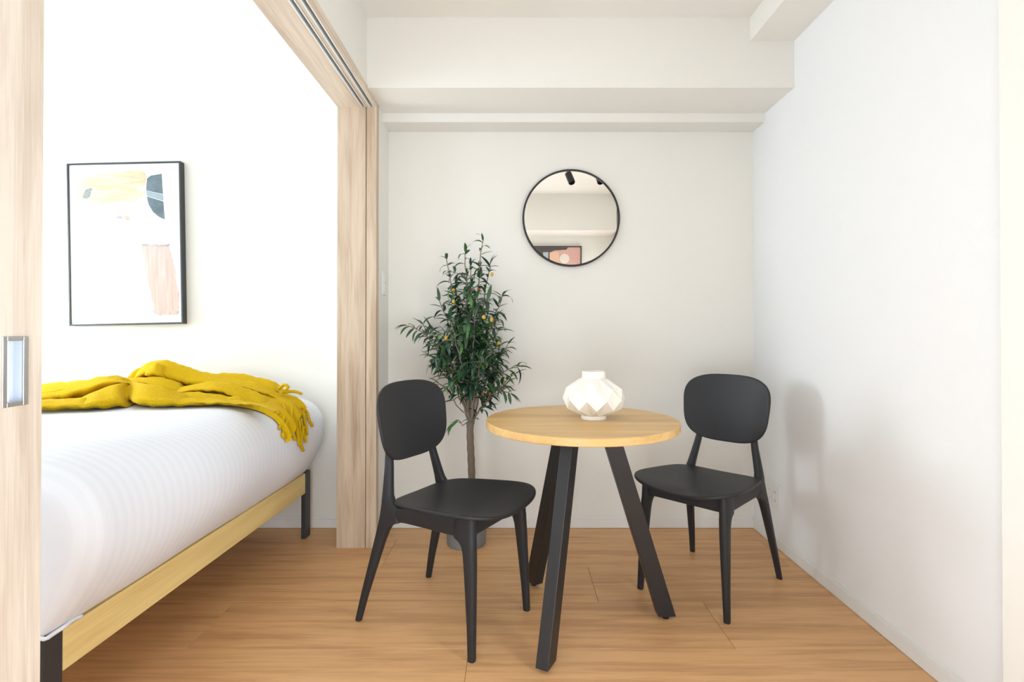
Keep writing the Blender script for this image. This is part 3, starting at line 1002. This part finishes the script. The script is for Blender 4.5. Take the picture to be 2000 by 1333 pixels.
blob('painted_shape', [A(828, 674), A(930, 682), A(995, 682), A(985, 696), A(880, 692), A(832, 688)], wash('grey_wash', (0.42, 0.42, 0.47), (0.75, 0.66, 0.62), (40, 1, 40)), pr, yp - 0.0006, 0.002, 10)
blob('painted_shape', [A(590, 1070), A(640, 1085), A(620, 1094), A(588, 1082)], wash('pale_grey', (0.68, 0.67, 0.66), (0.84, 0.82, 0.79), (40, 1, 40)), pr, yp, 0.003, 11)
blob('painted_shape', [A(735, 1070), A(765, 1075), A(755, 1098), A(728, 1082)], wash('blush', (0.80, 0.66, 0.62), (0.86, 0.80, 0.77), (40, 1, 40)), pr, yp, 0.003, 12)
blob('painted_shape', [A(840, 1088), A(890, 1066), A(905, 1090), A(870, 1108)], wash('pale_blue', (0.62, 0.67, 0.72), (0.80, 0.82, 0.83), (40, 1, 40)), pr, yp - 0.0006, 0.003, 13)
blob('painted_shape', [A(905, 1078), A(1045, 1072), A(1030, 1095), A(920, 1098)], wash('dusty_rose', (0.72, 0.52, 0.48), (0.85, 0.72, 0.66), (40, 1, 40)), pr, yp - 0.0012, 0.003, 14)

# framed art on the wall behind the viewer (reflected in the mirror)
a2 = empty('framed_art', (0.45, YN, 1.58))
tag(a2, 'black-framed pink and charcoal print reflected in the round mirror', 'picture')
fw, fh = 0.30, 0.40
boxes('frame', [(-fw, fw, 0.001, 0.03, fh - 0.012, fh), (-fw, fw, 0.001, 0.03, -fh, -fh + 0.012), (-fw, -fw + 0.012, 0.001, 0.03, -fh + 0.012, fh - 0.012), (fw - 0.012, fw, 0.001, 0.03, -fh + 0.012, fh - 0.012)], M['frame'], a2, 0.001)
p2 = box('print', (-fw + 0.012, fw - 0.012, 0.003, 0.022, -fh + 0.012, fh - 0.012), wash('pink_paint', (0.66, 0.38, 0.33), (0.74, 0.47, 0.41), (6, 1, 6)), a2)
char = plain('charcoal_paint', (0.10, 0.085, 0.085), 0.8)
blob('painted_shape', [(-0.285, 0.385), (0.15, 0.385), (0.13, 0.36), (0.0, 0.352), (-0.05, 0.33), (-0.06, -0.05), (-0.285, -0.1)], char, p2, 0.0225)
blob('painted_shape', [(-0.13, 0.33), (-0.07, 0.335), (-0.07, 0.255), (-0.12, 0.26)], plain('sky_paint', (0.45, 0.52, 0.57), 0.8), p2, 0.0232)
blob('painted_shape', [(-0.055, 0.33), (0.04, 0.34), (0.06, 0.22), (0.03, 0.1), (-0.055, 0.05)], plain('peach_paint', (0.80, 0.52, 0.36), 0.8), p2, 0.0226)
blob('painted_shape', [(0.11 + 0.055 * math.cos(k * PI / 8), 0.26 + 0.055 * math.sin(k * PI / 8)) for k in range(16)], plain('cream_paint', (0.82, 0.74, 0.66), 0.8), p2, 0.0234)

# ------------------------------------------------------------------ round mirror
mi = empty('round_mirror', (0.3035, YB, 1.651))
tag(mi, 'round wall mirror in a thin black metal frame above the table', 'mirror')
lathe('mirror_frame', [(0.0, 0.001), (0.259, 0.001), (0.259, 0.024), (0.257, 0.026), (0.250, 0.026), (0.249, 0.019), (0.0, 0.019)], M['black_metal'], mi, 128, axis='Y')
lathe('mirror_glass', [(0.0, 0.0192), (0.2488, 0.0192), (0.2488, 0.0202), (0.0, 0.0202)], M['mirror'], mi, 128, axis='Y', smooth=False)

# ------------------------------------------------------------------ switch and socket plates
sw = empty('light_switch', (XP1, 2.715, 1.295))
tag(sw, 'slim white light switch plate on the partition beside the jamb', 'light switch')
box('plate', (0.0, 0.006, -0.035, 0.035, -0.06, 0.06), M['plate'], sw, 0.002)
for z0, z1 in ((-0.045, -0.002), (0.002, 0.045)):
    box('rocker', (0.006, 0.0095, -0.02, 0.02, z0, z1), M['plate'], sw, 0.0012)
so = empty('wall_socket', (XR, 2.62, 0.205))
so.location = (XR, 2.628, 0.243)
tag(so, 'wide white socket plate on the right wall behind the chair leg', 'wall socket')
box('plate', (-0.0075, 0.0, -0.095, 0.095, -0.062, 0.062), M['plate'], so, 0.002)
for k, yc in enumerate((-0.052, 0.0, 0.052)):
    ins = box('insert', (-0.0095, -0.007, yc - 0.021, yc + 0.021, -0.040, 0.040), M['plate'], so, 0.001)
    for zc in (-0.021, 0.021):
        for yy in ((-0.006, 0.006) if k == 0 else (0.0,)):
            box('slot', (-0.0098, -0.0090, yc + yy - 0.0017, yc + yy + 0.0017, zc - 0.006, zc + 0.006), M['plate_mark'], ins)
    if k == 1:
        boxes('red_print', [(-0.0098, -0.0090, yc + 0.008, yc + 0.019, -0.037, -0.034), (-0.0098, -0.0090, yc + 0.024, yc + 0.034, -0.037, -0.034)], M['red_mark'], ins)

# intercom just past the right edge, its soft shade reaches the picture
ic = empty('intercom', (1.2, 1.075, 1.475))
tag(ic, 'slim white intercom panel on the near wall return', 'intercom')
box('case', (-0.032, 0, -0.085, 0.085, -0.095, 0.095), M['plate'], ic, 0.004)
box('screen', (-0.0335, -0.031, -0.05, 0.06, 0.0, 0.07), plain('screen_glass', (0.02, 0.02, 0.025), 0.15), ic, 0.001)
for zz in (-0.03, -0.06):
    box('button', (-0.035, -0.031, -0.04, -0.01, zz - 0.009, zz + 0.009), M['plate_mark'], ic, 0.001)

# ------------------------------------------------------------------ round table
TX, TY, TH = 0.245, 1.925, 0.732
tb = empty('round_table', (TX, TY, 0))
tag(tb, 'round oak-topped bistro table on three splayed black metal legs', 'table')
tr_ = 0.347
lathe('table_top', [(0.0, TH - 0.026), (tr_ - 0.002, TH - 0.026), (tr_, TH - 0.024), (tr_, TH - 0.0025), (tr_ - 0.0025, TH), (0.0, TH)], M['oak_top'], tb, 160, ang=30)
lathe('top_plate', [(0.0, TH - 0.032), (0.15, TH - 0.032), (0.15, TH - 0.0255), (0.0, TH - 0.0255)], M['black_metal'], tb, 48)
for deg in (3, 121.5, 242.0):
    a = R(deg); rd = Vector((math.cos(a), math.sin(a), 0)); tg = Vector((-rd.y, rd.x, 0))
    rings = []
    hw_r, hw_t = 0.032, 0.0215
    for z, rc in ((0.014, 0.311), (TH - 0.030, 0.098)):
        rings.append([tuple(rd * (rc + s * hw_r) + tg * (q * hw_t) + Vector((0, 0, z))) for s, q in ((1, 1), (-1, 1), (-1, -1), (1, -1))])
    lg = fix_normals(loft('leg', rings, M['black_metal'], tb, smooth=False)); bevel(lg, 0.002, 2)
    c = rd * 0.311
    lathe('foot_glide', [(0.0, 0.0), (0.010, 0.0), (0.012, 0.003), (0.012, 0.0145), (0.0, 0.0145)], M['rubber'], lg, 20, (c.x, c.y, 0))

# ------------------------------------------------------------------ faceted vase
va = empty('faceted_vase', (0.291, 1.93, TH))
va.rotation_euler = (0, 0, R(-2.5))
va.scale = (1, 1, 0.975)
tag(va, 'squat cream ceramic vase with diamond facets on the table', 'vase')
n = 10
lev = [(0.0445, 0.0, 0), (0.0455, 0.014, 0), (0.102, 0.042, 1), (0.113, 0.078, 0), (0.103, 0.114, 1), (0.050, 0.152, 0), (0.0425, 0.158, 0), (0.0435, 0.178, 0), (0.038, 0.178, 0), (0.037, 0.155, 0)]
V = []
for r, z, o_ in lev:
    for j in range(n):
        a = 2 * PI * (j + 0.5 * o_) / n
        V.append((r * math.cos(a), r * math.sin(a), z))


def I(l, j): return l * n + j % n


Fc = []
for j in range(n):
    # lower: base ring 1 -> ring 2 (offset) -> ring 3
    Fc += [(I(1, j), I(1, j + 1), I(2, j)), (I(1, j), I(2, j), I(3, j)), (I(1, j + 1), I(3, j + 1), I(2, j))]
    Fc += [(I(2, j), I(3, j + 1), I(4, j), I(3, j))]
    Fc += [(I(3, j), I(4, j), I(5, j)), (I(3, j + 1), I(5, j + 1), I(4, j)), (I(5, j), I(4, j), I(5, j + 1))]
vb = fix_normals(mobj('vase_body', V, Fc, M['vase'], va))
lathe('neck', [(0.047, 0.150), (0.0425, 0.158), (0.042, 0.176), (0.0405, 0.1785), (0.038, 0.1785), (0.0365, 0.174), (0.036, 0.150), (0.06, 0.12), (0.085, 0.08), (0.05, 0.025), (0.0, 0.02)], M['vase'], va, 48)
lathe('foot', [(0.0, 0.0), (0.044, 0.0), (0.0455, 0.002), (0.0455, 0.0145), (0.043, 0.017), (0.0, 0.017)], M['vase'], va, 48)

# ------------------------------------------------------------------ chairs


def interp(tab, z):
    if z <= tab[0][0]: return tab[0][1]
    for (a, p), (b2, q) in zip(tab, tab[1:]):
        if z <= b2: return p + (q - p) * (z - a) / (b2 - a)
    return tab[-1][1]


def super_ring(hb_, ht, m=16, e=0.5):
    out = []
    for j in range(m):
        a = 2 * PI * j / m
        c, s = math.cos(a), math.sin(a)
        out.append((math.copysign(abs(c) ** e, c) * hb_, math.copysign(abs(s) ** e, s) * ht))
    return out


def leg_loft(name, ladder, lat, thick, side, parent):
    rings = []
    for z, b0, b1 in ladder:
        a0 = side * interp(lat, z); t = interp(thick, z)
        rings.append([(a0 + q, (b0 + b1) / 2 + p, z) for p, q in super_ring((b1 - b0) / 2, t / 2, 20, 0.62)])
    o = fix_normals(loft(name, rings, M['black'], parent))
    shade_angle(o, 50)
    return o


REAR = [(0.0, -0.261, -0.240), (0.004, -0.262, -0.239), (0.10, -0.241, -0.213), (0.20, -0.216, -0.181), (0.30, -0.191, -0.148), (0.335, -0.183, -0.134), (0.355, -0.179, -0.121),
        (0.366, -0.178, -0.106), (0.374, -0.177, -0.080), (0.424, -0.174, -0.080), (0.432, -0.174, -0.104), (0.442, -0.174, -0.120), (0.458, -0.174, -0.131), (0.49, -0.177, -0.139),
        (0.55, -0.184, -0.151), (0.62, -0.193, -0.166), (0.70, -0.203, -0.182), (0.72, -0.204, -0.186)]
REAR_LAT = [(0, 0.195), (0.30, 0.168), (0.40, 0.158), (0.46, 0.147), (0.58, 0.120), (0.72, 0.10)]
REAR_T = [(0, 0.021), (0.3, 0.032), (0.38, 0.034), (0.44, 0.032), (0.55, 0.026), (0.72, 0.018)]
FRONT = [(0.0, 0.229, 0.252), (0.004, 0.228, 0.253), (0.10, 0.222, 0.251), (0.20, 0.213, 0.249), (0.30, 0.203, 0.246), (0.33, 0.199, 0.245), (0.352, 0.192, 0.244), (0.366, 0.180, 0.244), (0.376, 0.160, 0.243), (0.445, 0.160, 0.241)]
FRONT_LAT = [(0, 0.178), (0.44, 0.158)]
FRONT_T = [(0, 0.022), (0.3, 0.034), (0.44, 0.036)]


def shell(name, fn, mat, parent, thick, nr=14, na=72):
    """a thin moulded shell: fn(r, angle) -> point, front side first"""
    V = [fn(0.0, 0.0)]
    for i in range(1, nr + 1):
        r = (i / nr)
        for j in range(na):
            V.append(fn(r, 2 * PI * j / na))
    Fc = [(0, 1 + j, 1 + (j + 1) % na) for j in range(na)]
    for i in range(nr - 1):
        for j in range(na):
            k = (j + 1) % na
            Fc.append((1 + i * na + j, 1 + (i + 1) * na + j, 1 + (i + 1) * na + k, 1 + i * na + k))
    o = mobj(name, V, Fc, mat, parent, True)
    s = o.modifiers.new('thick', 'SOLIDIFY'); s.thickness = thick; s.offset = -1
    bevel(o, thick * 0.32, 3, 50)
    return o


def sup(r, a, e):
    c, s = math.cos(a), math.sin(a)
    return r * math.copysign(abs(c) ** e, c), r * math.copysign(abs(s) ** e, s)


def seat_fn(r, a):
    x, y = sup(r, a, 0.56 if math.sin(a) > 0 else 0.56 - 0.12 * min(1, -math.sin(a) * 2.5))
    f = (y + 1) / 2
    half = 0.188 + 0.040 * f
    b = 0.085 + 0.225 * y
    z = 0.440 + 0.026 * (abs(x) ** 2.2) * (0.25 + 0.75 * f) + 0.012 * f - 0.012 * max(0, (y - 0.6) / 0.4) ** 2 * (1 - abs(x)) 
    return (x * half, b, z)


def back_fn(r, a):
    x, y = sup(r, a, 0.60)
    half = 0.187 + 0.012 * y
    z = 0.712 + 0.141 * y + 0.006 * (1 - x * x) * y
    b = -0.183 + 0.034 * x * x - 0.020 * y
    return (x * half, b, z)


def make_chair(loc, rz, label):
    e = empty('dining_chair', loc, rz)
    tag(e, label, 'chair', 'black dining chairs at the round table')
    st = shell('seat', seat_fn, M['black'], e, 0.012)
    # back shell: faces forward (+Y local), thickness behind it
    bk = shell('backrest', lambda r, a: back_fn(r, -a), M['black'], e, 0.011)
    for s in (-1, 1):
        leg_loft('leg', REAR, REAR_LAT, REAR_T, s, e)
        leg_loft('leg', FRONT, FRONT_LAT, FRONT_T, s, e)
        rg = []
        for b, z0, z1 in ((-0.10, 0.375, 0.424), (-0.05, 0.378, 0.436), (0.05, 0.378, 0.442), (0.17, 0.377, 0.442)):
            rg.append([(s * 0.158 + q, b, (z0 + z1) / 2 + p) for p, q in super_ring((z1 - z0) / 2, 0.014, 16, 0.5)])
        shade_angle(fix_normals(loft('side_rail', rg, M['black'], e)), 50)
    box('front_rail', (-0.15, 0.15, 0.205, 0.230, 0.385, 0.436), M['black'], e, 0.005, 3)
    box('rear_rail', (-0.152, 0.152, -0.128, -0.106, 0.385, 0.428), M['black'], e, 0.005, 3)
    return e


def dup(root, loc, rz, label):
    r = root.copy(); link(r); r.location = loc; r.rotation_euler = (0, 0, rz); r['label'] = label
    for ch in list(root.children):
        c = ch.copy(); link(c); c.parent = r
    return r


ch1 = make_chair((-0.250, 1.966, 0), R(-120.9), 'black moulded chair left of the table, in front of the plant')
dup(ch1, (0.812, 2.206, 0), R(135.2), 'black moulded chair right of the table, by the white wall')

# ------------------------------------------------------------------ potted olive tree
rnd = random.Random(11)
PX, PY = -0.236, 2.62
ol = empty('potted_olive_tree', (PX, PY, 0))
tag(ol, 'slender potted olive tree in a grey pot in the corner', 'potted plant')
lathe('pot', [(0.0, 0.0), (0.092, 0.0), (0.096, 0.004), (0.105, 0.20), (0.107, 0.205), (0.101, 0.205), (0.098, 0.17), (0.0, 0.17)], M['pot'], ol, 64)
lathe('soil', [(0.098, 0.168), (0.098, 0.182), (0.05, 0.190), (0.0, 0.193)], M['soil'], ol, 40)
tp, trd = [], []
for k in range(26):
    t = k / 25
    z = 0.17 + 0.43 * t
    tp.append((0.022 + 0.004 * math.sin(t * 5), 0.004 * math.sin(t * 4 + 1), z))
    trd.append((0.0185 - 0.001 * t) * (1 + 0.06 * math.sin(k * 1.9)))
tube('trunk', tp, trd, M['trunk'], ol, 14)
T0 = Vector((0.022, 0, 0.57))


def crown_r(z):
    return interp([(0.60, 0.05), (0.70, 0.11), (0.80, 0.19), (0.90, 0.22), (1.05, 0.215), (1.15, 0.20), (1.25, 0.165), (1.35, 0.12), (1.45, 0.06), (1.53, 0.02)], z)


leaves = []       # (base, direction, up, length, variant)


def add_leaf(p, d, ln=None):
    d = d.normalized()
    up = Vector((rnd.uniform(-.35, .35), rnd.uniform(-.35, .35), 1))
    up = (up - d * up.dot(d)).normalized()
    leaves.append((p.copy(), d, up, ln or rnd.uniform(0.055, 0.092), rnd.randrange(6)))


def twig_leaves(path, start, step, tip=True):
    acc = 0; phase = rnd.uniform(0, PI)
    total = sum((path[i + 1] - path[i]).length for i in range(len(path) - 1))
    run = 0; nxt = total * start
    for i in range(len(path) - 1):
        seg = path[i + 1] - path[i]; L_ = seg.length; t = seg.normalized()
        while nxt <= run + L_:
            p = path[i] + seg * ((nxt - run) / L_)
            u = t.orthogonal().normalized(); v = t.cross(u)
            for s in (0, PI):
                if rnd.random() < 0.12: continue
                a = phase + s + rnd.uniform(-.35, .35)
                d = (u * math.cos(a) + v * math.sin(a)) * 0.95 + t * rnd.uniform(0.25, 0.75) + Vector((0, 0, rnd.uniform(0.0, 0.25)))
                add_leaf(p, d)
            phase += 1.25; nxt += step * rnd.uniform(0.8, 1.2)
        run += L_
    if tip:
        t = (path[-1] - path[-2]).normalized()
        for q in range(2):
            add_leaf(path[-1], t + Vector((rnd.uniform(-.4, .4), rnd.uniform(-.4, .4), rnd.uniform(-.1, .2))), rnd.uniform(0.05, 0.075))


def clampy(p):
    # keep the foliage off the wall and off the partition
    p.y = min(p.y, 0.125); p.x = max(p.x, -0.34)
    return p


stem_specs = [(0.08, 0.02, 1.50), (-0.02, 0.0, 1.44), (0.12, 0.05, 1.38), (0.02, -0.07, 1.36), (-0.12, -0.03, 1.40), (0.19, -0.02, 1.22), (0.16, 0.08, 1.12), (-0.17, 0.04, 1.20),
              (-0.20, -0.06, 1.06), (0.06, -0.16, 1.20), (-0.08, -0.18, 1.10), (0.17, -0.13, 1.05), (-0.26, 0.01, 1.08), (0.22, 0.04, 0.98), (-0.10, 0.09, 1.24), (0.26, -0.05, 0.84), (-0.02, 0.10, 1.3), (-0.19, -0.12, 0.93), (0.1, -0.2, 0.96)]
for (dx, dy, zt) in stem_specs:
    top = Vector((0.01 + dx * 0.88, dy, zt)); path = []
    bulge = Vector((dx * 0.25, dy * 0.25, 0)) * -1
    for k in range(15):
        t = k / 14
        p = T0.lerp(top, t) + bulge * (4 * t * (1 - t)) * 0.5 + Vector((rnd.uniform(-.006, .006), rnd.uniform(-.006, .006), 0)) * (1 if 0 < k < 14 else 0)
        path.append(clampy(p))
    tube('stem', path, [0.0058 - 0.0038 * k / 14 for k in range(15)], M['stem'], ol, 6)
    twig_leaves(path, 0.42 if zt > 1.1 else 0.36, 0.029)
    # side twigs
    for q in range(rnd.choice((5, 6, 6))):
        k = rnd.randrange(6, 13)
        p0 = path[k]
        a = rnd.uniform(0, 2 * PI)
        out = Vector((math.cos(a), math.sin(a), rnd.uniform(0.3, 0.9)))
        ln = rnd.uniform(0.06, 0.12)
        rr = crown_r(p0.z + 0.03)
        pp = [p0]
        for m in range(1, 5):
            pt = p0 + out.normalized() * (ln * m / 4) + Vector((0, 0, -0.018 * (m / 4) ** 2))
            h2 = math.hypot(pt.x - 0.01, pt.y)
            if h2 > rr: pt.x = 0.01 + (pt.x - 0.01) * rr / h2; pt.y *= rr / h2
            pp.append(clampy(pt))
        if (pp[-1] - pp[0]).length < 0.02: continue
        tube('twig', pp, [0.0022 - 0.0003 * m for m in range(5)], M['stem'], ol, 5)
        twig_leaves(pp, 0.2, 0.025)
# sprays that break the outline
for p0, p1 in (((-0.16, 0.0, 0.98), (-0.285, -0.03, 1.075)), ((0.14, -0.03, 0.80), (0.255, -0.05, 0.875)), ((0.12, -0.02, 0.72), (0.215, -0.04, 0.745)), ((-0.05, 0, 0.68), (-0.13, -0.03, 0.79)), ((0.03, -0.02, 0.60), (0.10, -0.05, 0.68)), ((-0.02, 0, 0.58), (-0.06, -0.03, 0.60))):
    a, b2 = Vector(p0), Vector(p1)
    pp = [a.lerp(b2, k / 5) + Vector((0, 0, 0.02 * math.sin(PI * k / 5))) for k in range(6)]
    tube('twig', [T0.lerp(a, 0.5) + Vector((0, 0, 0.02))] + pp, [0.003] + [0.0025] * 6, M['stem'], ol, 5)
    twig_leaves(pp, 0.2, 0.026)

# leaf meshes: lanceolate, folded along the midrib, six degrees of droop


def leaf_mesh(curl, wid):
    rows = 7; V, Fc = [], []
    for i in range(rows):
        t = i / (rows - 1)
        wd = wid * (math.sin(PI * (t ** 0.8)) ** 0.8 if 0 < t < 1 else 0.02) + 0.004
        ang = curl * t
        x = (math.sin(ang) / curl) if abs(curl) > 1e-3 else t
        z = -(1 - math.cos(ang)) / curl if abs(curl) > 1e-3 else 0
        V += [(x, -wd, z + wd * 0.45), (x, 0, z), (x, wd, z + wd * 0.45)]
    for i in range(rows - 1):
        b = i * 3
        Fc += [(b, b + 3, b + 4, b + 1), (b + 1, b + 4, b + 5, b + 2)]
    me = bpy.data.meshes.new('leaf'); me.from_pydata(V, [], Fc)
    me.polygons.foreach_set('use_smooth', [True] * len(me.polygons)); me.update(); me.materials.append(M['leaf'])
    return me


variants = [leaf_mesh(c, wd) for c, wd in ((0.3, 0.105), (0.7, 0.12), (1.1, 0.10), (1.5, 0.115), (0.9, 0.13), (1.8, 0.095))]
good = []
for (p, d, up, ln, vr) in leaves:
    tipy = p.y + d.y * ln
    if tipy > YB - PY - 0.03 and d.y > 0: d = Vector((d.x, -abs(d.y) * 0.3, d.z)).normalized(); up = (up - d * up.dot(d)).normalized()
    good.append((p, d, up, ln, vr))
good.sort(key=lambda q: q[0].y)


def leaf_matrix(p, d, up, ln):
    s = up.cross(d).normalized(); u2 = d.cross(s)
    return Matrix(((d.x * ln, s.x * ln, u2.x * ln, p.x), (d.y * ln, s.y * ln, u2.y * ln, p.y), (d.z * ln, s.z * ln, u2.z * ln, p.z), (0, 0, 0, 1)))


V, Fc = [], []
for q, (p, d, up, ln, vr) in enumerate(good):
    mtx = leaf_matrix(p, d, up, ln)
    if q < 300:
        o = bpy.data.objects.new('leaf', variants[vr]); link(o, ol)
        o.matrix_local = mtx
    else:
        b = len(V); me = variants[vr]
        V += [tuple(mtx @ v.co) for v in me.vertices]
        Fc += [tuple(b + i for i in f.vertices) for f in me.polygons]
fo = mobj('foliage', V, Fc, M['leaf'], ol, True); fo['kind'] = 'stuff'
print('leaves', len(good))
# olives
fruit = [plain('olive_yellow', (0.62, 0.40, 0.03), 0.35), plain('olive_brown', (0.20, 0.08, 0.03), 0.35), plain('olive_red', (0.42, 0.09, 0.06), 0.35), plain('olive_green', (0.20, 0.22, 0.04), 0.35)]
def at(px, py, Y): return world_at(px, py, Y) - Vector((PX, PY, 0))
for (px, py, dY, c) in ((886, 567, -0.05, 0), (886, 589, -0.07, 0), (961, 536, -0.04, 0), (935, 567, -0.06, 2), (921, 568, -0.05, 1), (974, 671, -0.12, 0), (960, 625, -0.14, 0), (871, 660, -0.16, 0), (890, 745, -0.08, 1), (895, 750, -0.09, 2),
                        (887, 742, -0.07, 1), (943, 770, -0.07, 1), (957, 770, -0.07, 1), (932, 715, -0.1, 3), (985, 748, -0.05, 3), (945, 620, -0.15, 0)):
    p = at(px, py, PY + dY)
    lathe('olive', [(0.0, -0.0105), (0.005, -0.009), (0.0078, -0.003), (0.0078, 0.003), (0.005, 0.009), (0.0, 0.0105)], fruit[c], ol, 12, tuple(p))
